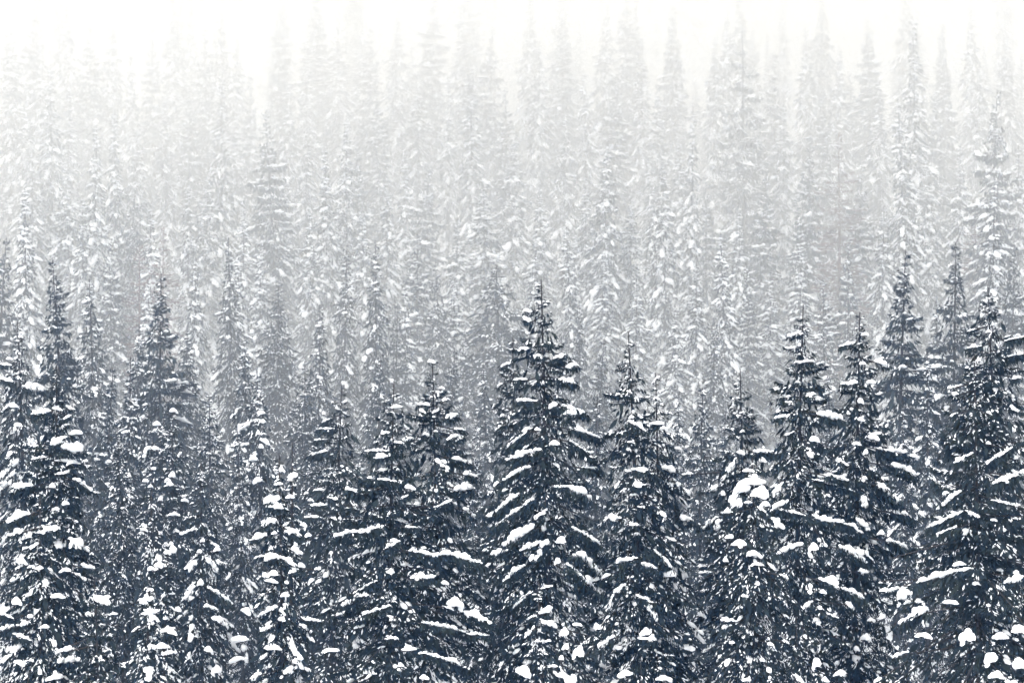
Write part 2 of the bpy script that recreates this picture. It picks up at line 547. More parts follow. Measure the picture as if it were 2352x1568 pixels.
HEROES = [
 (1243, 640, 150, 2.9, 'spruce', 'tallest dark spruce at the centre of the picture, with a bare leader above snowy tiers', 11, [(1163, 1055, 1241, 1031, 14), (1159, 1101, 1214, 1072, 11), (1130, 1182, 1192, 1134, 12), (1144, 1204, 1225, 1146, 12), (1161, 1250, 1221, 1211, 22), (1227, 1287, 1258, 1240, 17), (1200, 1262, 1241, 1244, 16), (1161, 1333, 1204, 1298, 18), (1128, 1271, 1165, 1264, 12), (1179, 1395, 1219, 1358, 11), (1272, 1117, 1310, 1117, 9), (1312, 1120, 1357, 1146, 22), (1316, 1211, 1376, 1250, 15), (1328, 1271, 1386, 1329, 19), (1304, 1296, 1376, 1362, 19), (1310, 983, 1376, 1004, 9), (1297, 950, 1330, 950, 15), (1291, 931, 1343, 948, 11), (1231, 1192, 1256, 1169, 11), (1310, 1012, 1376, 1062, 8), (1337, 1072, 1376, 1078, 8), (1163, 1029, 1208, 993, 9), (1183, 1312, 1204, 1298, 12), (1204, 713, 1220, 716, 10), (1204, 734, 1220, 737, 9), (1271, 823, 1299, 814, 9), (1302, 841, 1326, 839, 11), (1284, 871, 1323, 881, 9), (1183, 871, 1210, 871, 9), (1186, 920, 1232, 920, 9)], [(1273, 1018, 23, 22, 0), (1288, 1242, 22, 31, 0), (1280, 1289, 15, 25, 5), (1299, 1042, 15, 13, 0), (1308, 937, 25, 17, 0), (1270, 931, 25, 20, 20), (1235, 986, 15, 14, 0)], {'bare_top': 0.9}),
 (1178, 775, 157, 2.1, 'spruce', 'slimmer dark spruce half hidden close behind the tallest central spruce', 12, [(1153, 841, 1174, 832, 9), (1143, 890, 1153, 881, 7), (1150, 978, 1137, 990, 7)], [], {'bare_top': 0.6, 'loadf': 0.55, 'k': 5.0}),
 (1443, 762, 150, 2.5, 'spruce', 'dark spruce with a thin antenna-like leader, between the tallest central spruce and the dot-speckled fir', 13, [(1446, 968, 1482, 987, 14), (1440, 1080, 1482, 1078, 17), (1393, 1188, 1422, 1188, 18), (1376, 1209, 1395, 1190, 8), (1419, 1289, 1461, 1281, 13), (1465, 1368, 1498, 1382, 16), (1490, 1387, 1506, 1424, 14), (1395, 1399, 1409, 1366, 17), (1419, 1358, 1434, 1341, 11), (1469, 1465, 1504, 1469, 14), (1376, 1490, 1407, 1461, 17), (1475, 1293, 1508, 1304, 15), (1502, 1262, 1544, 1306, 11), (1465, 1163, 1479, 1165, 7), (1442, 1204, 1467, 1204, 10), (1453, 1111, 1484, 1113, 7), (1413, 1122, 1422, 1107, 7)], [(1450, 958, 14, 12, 0), (1482, 1453, 29, 33, 10), (1434, 1548, 37, 25, -5), (1527, 1558, 37, 23, 0), (1539, 1318, 29, 37, 0)], {'bare_top': 0.9, 'k': 5.5}),
 (1506, 856, 153.5, 2.1, 'fir', 'narrow dark fir rising just behind the antenna-topped spruce, speckled with snow dots', 14, [(1523, 1074, 1548, 1082, 15), (1548, 1101, 1560, 1124, 10), (1566, 1192, 1591, 1194, 12), (1531, 1275, 1564, 1287, 9)], [(1523, 984, 17, 15, 0), (1537, 1144, 13, 10, 0), (1517, 1167, 17, 12, 0)], {'k': 4.5, 'loadf': 0.8}),
 (993, 828, 151, 2.6, 'spruce', 'dark spruce whose tip wears a white snow cap, between two lower spruces', 15, [(961, 928, 986, 929, 11), (1026, 959, 1051, 951, 12), (995, 948, 1007, 938, 9), (1045, 984, 1067, 987, 10), (1029, 1009, 1051, 999, 9), (1039, 1052, 1079, 1065, 10), (1067, 1087, 1095, 1096, 11), (1045, 1124, 1082, 1121, 19), (1070, 1168, 1089, 1190, 16), (964, 940, 976, 949, 7), (1048, 1012, 1064, 1002, 6)], [(992, 831, 19, 15, 10), (1015, 891, 14, 11, -20), (976, 996, 12, 11, 0), (1009, 1163, 15, 14, 0), (1001, 990, 11, 7, 0), (995, 957, 12, 7, 0), (1021, 918, 12, 12, 0)], {'bare_top': 0.35, 'k': 5.2, 'loadf': 0.75}),
 (905, 872, 146, 4.2, 'spruce', 'broad dark spruce with long drooping lower limbs carrying level snow ridges', 16, [(940, 1264, 995, 1275, 12), (995, 1276, 1035, 1271, 13), (1035, 1271, 1106, 1293, 15), (946, 1328, 999, 1324, 16), (812, 1362, 865, 1333, 10), (812, 1369, 845, 1365, 11), (788, 1388, 812, 1378, 13), (882, 1260, 919, 1241, 9), (971, 1429, 1068, 1450, 10), (1069, 1454, 1122, 1458, 9), (962, 1498, 1016, 1509, 10), (1016, 1511, 1068, 1532, 14), (922, 1491, 955, 1491, 13), (834, 1411, 895, 1391, 9), (890, 1413, 906, 1422, 7), (885, 1467, 913, 1464, 8), (1068, 1407, 1127, 1429, 14), (1021, 1392, 1042, 1401, 7), (824, 1224, 885, 1206, 9), (931, 1210, 957, 1211, 6), (859, 1051, 893, 1046, 12), (868, 1099, 904, 1104, 7), (839, 1035, 892, 1035, 6), (876, 996, 895, 992, 8), (907, 1015, 926, 1018, 7), (795, 1121, 832, 1134, 9), (920, 1146, 936, 1137, 7), (770, 1234, 798, 1223, 13)], [(1048, 1386, 39, 44, 12), (1092, 1407, 28, 23, 25), (905, 1241, 19, 15, -10), (936, 1491, 23, 31, 5), (1021, 1338, 23, 17, 0), (921, 1527, 15, 18, 0), (846, 1543, 34, 19, 0), (975, 1556, 23, 21, 0), (968, 1318, 18, 15, 0), (843, 1406, 21, 15, -15), (910, 934, 26, 16, -5), (942, 1120, 28, 19, 15)], {'bare_top': 1.0, 'k': 8.5}),
 (785, 885, 160, 2.7, 'spruce', 'grey-green spruce with long fine level boughs and very little snow', 17, [(708, 1046, 751, 1035, 7), (729, 985, 770, 984, 5), (739, 970, 764, 959, 4), (722, 1010, 751, 1009, 4), (701, 1187, 739, 1188, 7), (717, 1160, 748, 1159, 9), (754, 1142, 776, 1146, 6)], [(734, 1124, 21, 11, 0), (781, 1190, 8, 12, 0), (714, 1148, 14, 11, 0), (767, 1190, 16, 11, 20)], {'k': 5.0, 'loadf': 0.45, 'bare_top': 0.5, 'dustf': 1.2}),
 (641, 1040, 142, 1.9, 'fir', 'narrow fir with twin pointed tops, plastered with thick snow pillows', 18, [(607, 1156, 639, 1141, 17), (615, 1164, 650, 1167, 16), (602, 1207, 628, 1194, 16), (576, 1239, 611, 1229, 13), (615, 1287, 635, 1276, 17), (643, 1278, 677, 1299, 17), (596, 1415, 635, 1392, 13), (665, 1314, 682, 1306, 13), (600, 1447, 624, 1437, 13), (647, 1553, 677, 1531, 26), (677, 1523, 707, 1538, 19), (660, 1220, 686, 1231, 18), (587, 1381, 607, 1362, 8), (703, 1422, 737, 1426, 11), (688, 1434, 707, 1445, 11), (591, 1280, 607, 1276, 10), (724, 1306, 735, 1306, 10), (579, 1557, 598, 1546, 15)], [(647, 1079, 15, 25, 0), (673, 1094, 26, 25, 25), (639, 1111, 22, 13, 0), (667, 1141, 22, 16, 10), (626, 1317, 28, 25, 0), (623, 1334, 30, 17, 10), (692, 1299, 19, 22, 10), (679, 1263, 23, 22, 30), (655, 1366, 22, 21, 5), (627, 1487, 41, 30, 0), (647, 1422, 19, 19, 0), (630, 1224, 15, 13, 0), (707, 1229, 16, 16, 0), (714, 1334, 19, 16, 30), (697, 1205, 17, 16, 10), (609, 1321, 15, 21, 0), (759, 1493, 41, 16, 0)], {'k': 6.0, 'bare_top': 0.5, 'loadf': 1.0}),
 (672, 1018, 144, 0.85, 'fir', 'thin snow-dotted spire beside the twin-topped fir, the higher of the pair', 19, [], [(703, 1132, 10, 10, 0)], {'k': 6, 'bare_top': 0.6, 'loadf': 0.6}),
 (1700, 850, 157, 2.9, 'spruce', 'wide dark spruce standing behind the tree with the great snow dome', 20, [(1633, 1123, 1648, 1115, 15), (1661, 1100, 1693, 1053, 13), (1569, 1089, 1591, 1087, 9), (1621, 1209, 1648, 1186, 15), (1640, 1213, 1655, 1194, 13), (1730, 1036, 1786, 1040, 9)], [(1702, 1040, 19, 19, -20), (1661, 1134, 11, 23, 0), (1576, 1130, 23, 13, 0), (1751, 1057, 19, 23, 0), (1612, 1411, 23, 26, -20)], {'bare_top': 0.8, 'k': 5.5, 'loadf': 0.7}),
 (1845, 700, 150, 3.0, 'spruce', 'tall dark spruce with a crooked side limb near its top, next to the snow-dome tree', 21, [(1812, 772, 1842, 765, 10), (1882, 951, 1934, 963, 18), (1827, 832, 1867, 829, 9), (1778, 960, 1812, 954, 9), (1803, 1002, 1824, 990, 7), (1854, 908, 1873, 904, 9), (1876, 1188, 1948, 1205, 14), (1948, 1205, 1980, 1224, 11), (1865, 1100, 1963, 1128, 7), (1783, 1169, 1850, 1183, 8), (1895, 1089, 1948, 1104, 10), (1929, 1254, 1989, 1291, 19), (1974, 1310, 1993, 1314, 14), (1790, 1269, 1839, 1250, 23), (1775, 1171, 1809, 1149, 15), (1779, 1138, 1798, 1108, 17), (1775, 1190, 1798, 1213, 15), (1884, 1329, 1921, 1348, 19), (1933, 1348, 1981, 1374, 17), (1846, 1396, 1865, 1381, 14), (1899, 1408, 1925, 1419, 8), (1944, 1385, 1959, 1396, 13)], [(1871, 1010, 26, 23, 0), (1867, 1258, 25, 34, 5), (1910, 1333, 34, 34, 20), (1899, 1139, 17, 15, 0), (1875, 1524, 23, 41, 15), (1891, 1359, 17, 19, 0), (1929, 1546, 30, 25, -5), (1854, 1389, 17, 23, -20), (1935, 1098, 26, 15, 15)], {'bare_top': 0.9, 'k': 6.5}),
 (1975, 716, 155, 2.7, 'spruce', 'dark pointed spruce with snow lumps down one side, next to the crooked-limb spruce', 22, [(1934, 881, 1967, 878, 12), (2013, 829, 2037, 841, 13), (1930, 795, 1964, 786, 7), (2031, 1033, 2080, 1039, 13), (2055, 1066, 2098, 1094, 21), (2019, 1112, 2058, 1155, 22), (2055, 1173, 2092, 1188, 16), (1970, 1258, 2007, 1289, 15), (2037, 1240, 2086, 1261, 15), (2015, 1029, 2068, 1051, 10), (2049, 1066, 2094, 1089, 17), (2019, 1111, 2060, 1156, 17), (2053, 1175, 2090, 1190, 11), (2045, 1239, 2083, 1261, 14), (1981, 1141, 1987, 1164, 15), (1966, 1190, 1996, 1216, 15)], [(1977, 922, 16, 24, 0), (2007, 1005, 28, 29, 10), (1988, 1039, 13, 22, 0), (2102, 1048, 22, 18, 15), (1982, 835, 16, 13, 0), (2001, 878, 22, 16, 0), (1988, 768, 18, 13, 0), (1967, 1019, 24, 16, 0), (2023, 1224, 19, 23, 0), (1968, 1490, 15, 23, 0), (1987, 1464, 23, 30, -10), (2071, 1370, 23, 30, 10), (2002, 1423, 19, 17, 0)], {'bare_top': 0.6, 'k': 6.0}),
 (1728, 1052, 141, 1.9, 'fir', 'dark narrow tree with a bent head under one huge white snow dome', 23, [(1681, 1160, 1696, 1123, 20), (1664, 1175, 1681, 1175, 15), (1741, 1164, 1756, 1175, 10), (1685, 1250, 1704, 1254, 20), (1659, 1424, 1689, 1426, 11), (1659, 1441, 1678, 1436, 13), (1790, 1318, 1807, 1329, 9), (1788, 1370, 1809, 1396, 8), (1764, 1479, 1775, 1481, 9), (1801, 1471, 1824, 1490, 10)], [(1704, 1123, 45, 45, -15), (1745, 1134, 45, 56, 15), (1724, 1108, 71, 34, 0), (1719, 1081, 30, 15, 0), (1693, 1156, 23, 41, 30), (1756, 1158, 23, 23, 0), (1719, 1153, 19, 10, 0), (1676, 1233, 23, 19, 0), (1730, 1271, 30, 23, -10), (1784, 1198, 19, 30, -35), (1667, 1286, 13, 21, 0), (1711, 1368, 19, 13, 0), (1681, 1475, 14, 12, 0), (1693, 1250, 26, 17, 0), (1736, 1295, 23, 14, 0), (1670, 1175, 17, 19, 0), (1715, 1561, 23, 15, 0), (1734, 1093, 15, 15, 0)], {'k': 2.0, 'bare_top': 0.3, 'loadf': 0.55}),
 (2238, 818, 134, 5.2, 'spruce', 'large near spruce at the picture edge with wide sagging boughs and hanging twigs', 24, [(2168, 1157, 2203, 1130, 16), (2135, 1210, 2211, 1175, 11), (2191, 1062, 2234, 1040, 10), (2152, 1226, 2195, 1210, 8), (2178, 890, 2191, 889, 6), (2182, 907, 2199, 905, 9), (2266, 1064, 2324, 1028, 8), (2281, 1110, 2336, 1091, 10), (2219, 1173, 2246, 1187, 9), (2277, 1147, 2324, 1159, 7), (2182, 956, 2199, 948, 5), (2268, 948, 2277, 952, 9), (2279, 980, 2293, 980, 8), (2068, 1429, 2125, 1401, 21), (2052, 1508, 2086, 1496, 17), (2104, 1337, 2232, 1304, 13), (2135, 1210, 2214, 1173, 11), (2311, 1337, 2348, 1325, 18)], [(2211, 1056, 23, 20, 0), (2283, 1194, 16, 10, 0), (2270, 1017, 12, 12, 0), (2324, 933, 10, 12, 0), (2270, 761, 12, 9, 0), (2348, 1083, 16, 16, 0), (2172, 1132, 16, 13, 30), (2220, 1462, 37, 55, 0), (2299, 1462, 37, 30, 0), (2342, 1447, 37, 37, 0), (2275, 1514, 34, 43, 20), (2342, 1526, 37, 49, 10), (2077, 1362, 37, 40, 20), (2183, 1383, 40, 18, 0), (2287, 1551, 37, 30, 0), (2202, 1295, 30, 16, 0), (2122, 1459, 37, 22, -15), (2330, 1334, 30, 18, 10)], {'k': 8.5, 'bare_top': 0.5, 'loadf': 0.55, 'dustf': 1.0}),
 (2269, 655, 152, 3.4, 'spruce', 'dark level-boughed spruce rising behind the large near edge spruce', 25, [(2223, 761, 2242, 755, 5), (2219, 800, 2254, 794, 5), (2305, 821, 2352, 812, 5), (2309, 782, 2352, 773, 4), (2324, 870, 2344, 866, 8)], [(2270, 761, 12, 10, 0)], {'k': 5.5, 'bare_top': 0.7, 'loadf': 0.4}),
 (130, 838, 151, 2.9, 'spruce', 'dark conical spruce heaped with snow on both flanks, beside the snowball-dotted fir', 26, [(72, 949, 110, 944, 15), (145, 962, 162, 954, 9), (30, 1116, 65, 1114, 13), (25, 1129, 75, 1114, 12), (18, 1194, 65, 1179, 17), (165, 1239, 185, 1259, 22), (190, 1299, 215, 1304, 14), (168, 1314, 192, 1329, 13), (140, 1024, 185, 1034, 30), (120, 1019, 150, 1004, 17), (170, 1099, 205, 1124, 14), (128, 1089, 155, 1084, 12), (75, 1054, 105, 1049, 8), (95, 1224, 130, 1209, 13)], [(132, 939, 25, 15, 10), (175, 994, 33, 20, 10), (180, 1024, 25, 30, 0), (120, 1116, 15, 22, 0), (130, 1014, 25, 18, 0), (172, 1246, 33, 28, 20), (150, 1156, 18, 20, 20), (128, 1169, 18, 15, 0), (160, 1064, 20, 13, 20)], {'bare_top': 0.5, 'k': 6.5, 'loadf': 0.9}),
 (40, 738, 166, 2.4, 'fir', 'dark fir at the picture edge with round snowballs caught in it', 27, [(55, 886, 100, 892, 20), (0, 869, 28, 876, 9), (0, 836, 25, 839, 7)], [(32, 932, 22, 20, 0), (42, 976, 22, 17, 0), (22, 824, 17, 13, 0), (85, 896, 30, 22, 20), (92, 824, 15, 23, 30), (80, 1024, 18, 20, 0)], {'k': 5.5}),
 (92, 1140, 141, 2.4, 'fir', 'bushy snow-laden fir low at the edge, in front of the heaped conical spruce', 28, [(20, 1199, 65, 1179, 17), (95, 1222, 138, 1214, 13), (0, 1449, 40, 1434, 12), (0, 1406, 30, 1419, 8), (135, 1519, 185, 1514, 14), (20, 1229, 50, 1219, 15), (30, 1454, 70, 1469, 10)], [(50, 1289, 24, 26, 0), (38, 1382, 25, 35, 0), (102, 1439, 25, 17, 0), (105, 1339, 15, 30, 10), (90, 1304, 20, 15, 0), (132, 1369, 35, 20, 10), (150, 1309, 28, 17, 0), (45, 1522, 30, 20, 20), (125, 1556, 45, 22, 10)], {'k': 5, 'loadf': 0.8}),
 (217, 1327, 139, 1.5, 'spruce', 'small dark spruce top poking up low in the picture, almost free of snow', 29, [(220, 1374, 250, 1384, 20), (135, 1494, 165, 1489, 15), (115, 1469, 130, 1489, 18)], [(202, 1409, 13, 15, 0), (240, 1374, 30, 18, 20), (260, 1409, 20, 10, 0)], {'k': 3.0, 'bare_top': 0.9, 'loadf': 0.35}),
 (344, 1343, 139, 1.5, 'fir', 'small snow-plastered fir top low in the picture, the shorter of a pair', 30, [(320, 1379, 350, 1374, 15), (335, 1409, 360, 1404, 17), (305, 1449, 320, 1439, 12)], [(332, 1384, 22, 25, 0), (350, 1419, 25, 35, -20), (372, 1484, 30, 25, 0), (385, 1499, 30, 17, 10), (345, 1354, 17, 12, 0), (395, 1452, 25, 22, -10)], {'k': 3.2, 'loadf': 1.3, 'bare_top': 0.3}),
 (385, 1270, 143, 1.4, 'fir', 'small dark fir top with stacked snowy rings, the taller of a low pair', 31, [(345, 1309, 380, 1299, 17), (375, 1449, 400, 1444, 14)], [(385, 1269, 18, 20, 0), (398, 1259, 17, 22, 0)], {'k': 4.2, 'loadf': 1.1, 'bare_top': 0.3}),
 (462, 1062, 158, 2.5, 'fir', 'mid-sized fir with two clear snow chevrons hanging from its stem', 32, [(420, 1226, 448, 1214, 13), (472, 1279, 500, 1314, 14), (500, 1286, 522, 1304, 13), (435, 1314, 450, 1289, 14), (445, 1349, 418, 1379, 17), (480, 1349, 530, 1384, 14), (470, 1392, 500, 1399, 14), (495, 1419, 520, 1439, 16), (435, 1379, 445, 1372, 12)], [(458, 1266, 15, 15, 0), (460, 1339, 17, 30, 0), (418, 1226, 12, 17, 0), (395, 1266, 20, 22, 0), (498, 1262, 18, 18, 0), (480, 1492, 22, 25, 10), (565, 1404, 25, 30, 30), (550, 1469, 45, 30, -10), (545, 1514, 45, 20, -20), (498, 1539, 25, 35, 0), (465, 1242, 12, 12, 0)], {'k': 6}),
 (350, 1022, 163, 1.3, 'fir', 'slim tree whose snow-loaded tip hooks over like a cane', 33, [(322, 1056, 345, 1026, 13), (345, 1026, 362, 1032, 15)], [(335, 1104, 15, 15, 0), (330, 1216, 20, 15, 0), (325, 1224, 15, 13, 0)], {'k': 4, 'bare_top': 0.25, 'lean': 0.01}),
 (397, 936, 167, 2.2, 'spruce', 'snowy-ribbed spruce with many short level snow dashes, behind the cane-tipped tree', 34, [(385, 1184, 405, 1182, 11), (370, 1254, 395, 1249, 12), (345, 1309, 380, 1296, 15)], [(399, 943, 18, 18, 0), (361, 974, 18, 20, 0), (395, 1092, 17, 20, 0), (425, 1149, 18, 13, 0), (385, 1102, 15, 13, 0)], {'k': 5, 'loadf': 1.0}),
 (590, 850, 174, 2.1, 'fir', 'tall fir with diagonal snow streaks on its boughs, behind the twin-topped fir', 35, [(540, 999, 572, 974, 13), (555, 1024, 568, 1019, 13), (540, 1094, 572, 1079, 13), (540, 1129, 568, 1106, 14), (545, 1169, 575, 1134, 18), (530, 959, 545, 944, 9)], [(582, 1054, 22, 25, -10), (590, 1104, 25, 22, -10), (592, 994, 10, 20, 0), (608, 1014, 25, 20, 30), (600, 1026, 12, 20, 0), (562, 1226, 25, 22, -20), (548, 1192, 20, 25, -20), (560, 1034, 15, 20, 20)], {'k': 5.5}),
 (1236, 1352, 142, 1.5, 'fir', 'small snow-heaped young fir in front of the tallest central spruce, low down', 36, [(1243, 1351, 1268, 1345, 10), (1241, 1407, 1266, 1399, 21), (1248, 1428, 1272, 1436, 19), (1208, 1461, 1227, 1440, 14), (1214, 1420, 1231, 1414, 8)], [(1256, 1403, 29, 25, 0), (1258, 1432, 33, 22, 0), (1295, 1453, 23, 37, 0), (1299, 1486, 17, 25, 10), (1328, 1498, 25, 50, -12), (1202, 1544, 37, 46, 25), (1289, 1511, 12, 21, 0), (1318, 1556, 15, 25, 0), (1235, 1471, 14, 10, 0), (1270, 1529, 23, 12, 0), (1326, 1434, 25, 14, 0), (1372, 1440, 17, 29, -10), (1259, 1471, 15, 10, 0)], {'k': 3.0, 'loadf': 1.0, 'bare_top': 0.3}),
 (1614, 890, 177, 1.9, 'spruce', 'small hazy spruce between the antenna-topped spruce and the wide spruce', 37, [], [], {'k': 4.5, 'loadf': 0.8}),
 (1372, 905, 178, 1.5, 'spruce', 'little hazy spruce in the gap between the tallest central and antenna-topped spruces', 38, [], [], {'k': 4.5, 'loadf': 0.9}),
]
for (px_, py_, d_, r_, k_, lb_, sd_, rg_, lm_, kw_) in HEROES:
    hero(px_, py_, d_, r_, k_, lb_, sd_, rg_, lm_, **kw_)

# ------------------------------------------------------------------ the forest behind: a few kinds of tree, each grown once and copied
PROTO = {}


def proto(key, kind, seed, Rb, H=22.0, **kw):
    arr = grow(seed, H, Rb, kind, crown_len=17.5, **{**dict(vis=13.5, lump=.80, blobf=2.75, dustf=1.35, densf=.85), **kw})
    (wv, wt), (nv, nt), (sv, st), _ = arr
    PROTO[key] = (kind, H, mesh('trunk', wv, wt, M_BARK if kind != 'larch' else M_LARCH),
                  mesh('crown', nv, nt, NEEDLE_MAT[kind], False), mesh('snow_cover', sv, st, M_SNOW))
    global TRIS
    TRIS += len(wt) + len(nt) + len(st)


LOD = 1.35
proto('n1', 'fir', 101, 1.5, lod=LOD, k=7.0, loadf=2.17)
proto('n2', 'fir', 102, 1.3, lod=LOD, k=6.5, loadf=2.44)
proto('n3', 'fir', 103, 1.8, lod=LOD, k=8.0, loadf=2.09)
proto('n4', 'fir', 104, 0.95, lod=LOD, k=5.5, loadf=2.44)
proto('m1', 'fir', 105, 2.2, lod=LOD, k=8.0, loadf=2.00)
proto('m2', 'fir', 106, 2.6, lod=LOD, k=9.0, loadf=1.91)
proto('m3', 'fir', 107, 2.1, lod=LOD, k=8.0, loadf=2.60)
proto('s1', 'spruce', 108, 2.6, lod=LOD, k=8.0, loadf=1.91)
proto('s2', 'spruce', 109, 2.2, lod=LOD, k=8.0, loadf=2.09)
proto('s3', 'spruce', 110, 3.0, lod=LOD, k=9.0, loadf=1.56)
proto('d1', 'dense', 111, 2.6, lod=1.2, k=4.6)
proto('d2', 'dense', 112, 2.1, lod=1.2, k=5.0, loadf=2.32)
proto('l1', 'larch', 113, 2.3, lod=1.2, k=6.0, dustf=2.0)
proto('o1', 'open', 114, 3.6, lod=1.2, k=6.5, bare_top=2.6)
# the same kinds, finer, for the rows just behind the front trees
proto('q_n', 'fir', 121, 1.7, k=7.0, loadf=1.05, blobf=1.0, lump=.85, dustf=.5, vis=11.0)
proto('q_m', 'fir', 122, 2.3, k=8.0, loadf=1.05, blobf=1.0, lump=.85, dustf=.5, vis=11.0)
proto('q_s', 'spruce', 123, 2.6, k=8.0, loadf=1.0, blobf=1.0, lump=.9, dustf=.5, vis=11.0)
proto('q_d', 'dense', 124, 2.1, k=5.2, loadf=1.6, blobf=1.0, dustf=.8, vis=11.0)
FINER = {'n': 'q_n', 'm': 'q_m', 's': 'q_s', 'd': 'q_d'}

PHRASE = {
    'n1': 'slender snowy fir', 'n2': 'very slender snow-beaded fir', 'n3': 'slim tapering snowy fir', 'n4': 'needle-thin fir spire',
    'm1': 'mid-width snowy fir', 'm2': 'broad-skirted snowy fir', 'm3': 'thickly snow-caked fir', 's1': 'snow-tiered spruce', 's2': 'slim snow-tiered spruce',
    's3': 'wide open-boughed spruce', 'd1': 'dense almost snowless hemlock', 'd2': 'dense snow-powdered hemlock', 'l1': 'bare reddish larch', 'o1': 'gaunt long-limbed old fir'}
STANDS = []
PLACED = []


def stand(px, py, d, key, yaw, wide=1.0):
    tip = place(px, py, d)
    gz = float(ground(tip[0], d))
    H = tip[2] - gz
    kind, H0, tm, cm, sm = PROTO[FINER.get(key[0], key) if d < 209 and key != 'd1' else key]
    root = bpy.data.objects.new(NAME[kind], None)
    root.empty_display_size = 0.5
    COL.objects.link(root)
    root.location = (tip[0], d, gz)
    f = H / H0
    w = wide * (0.5 + 0.5 * f)
    root.scale = (w, w, f)
    root.rotation_euler = (0, 0, yaw)
    t = obj('trunk', tm, root)
    c = obj('crown', cm, root)
    s = obj('snow_cover', sm, c)
    s['kind'] = 'stuff'
    STANDS.append((root, key, kind, px, py, d))
    PLACED.append((px, py, d, tip[0], H))
    return H


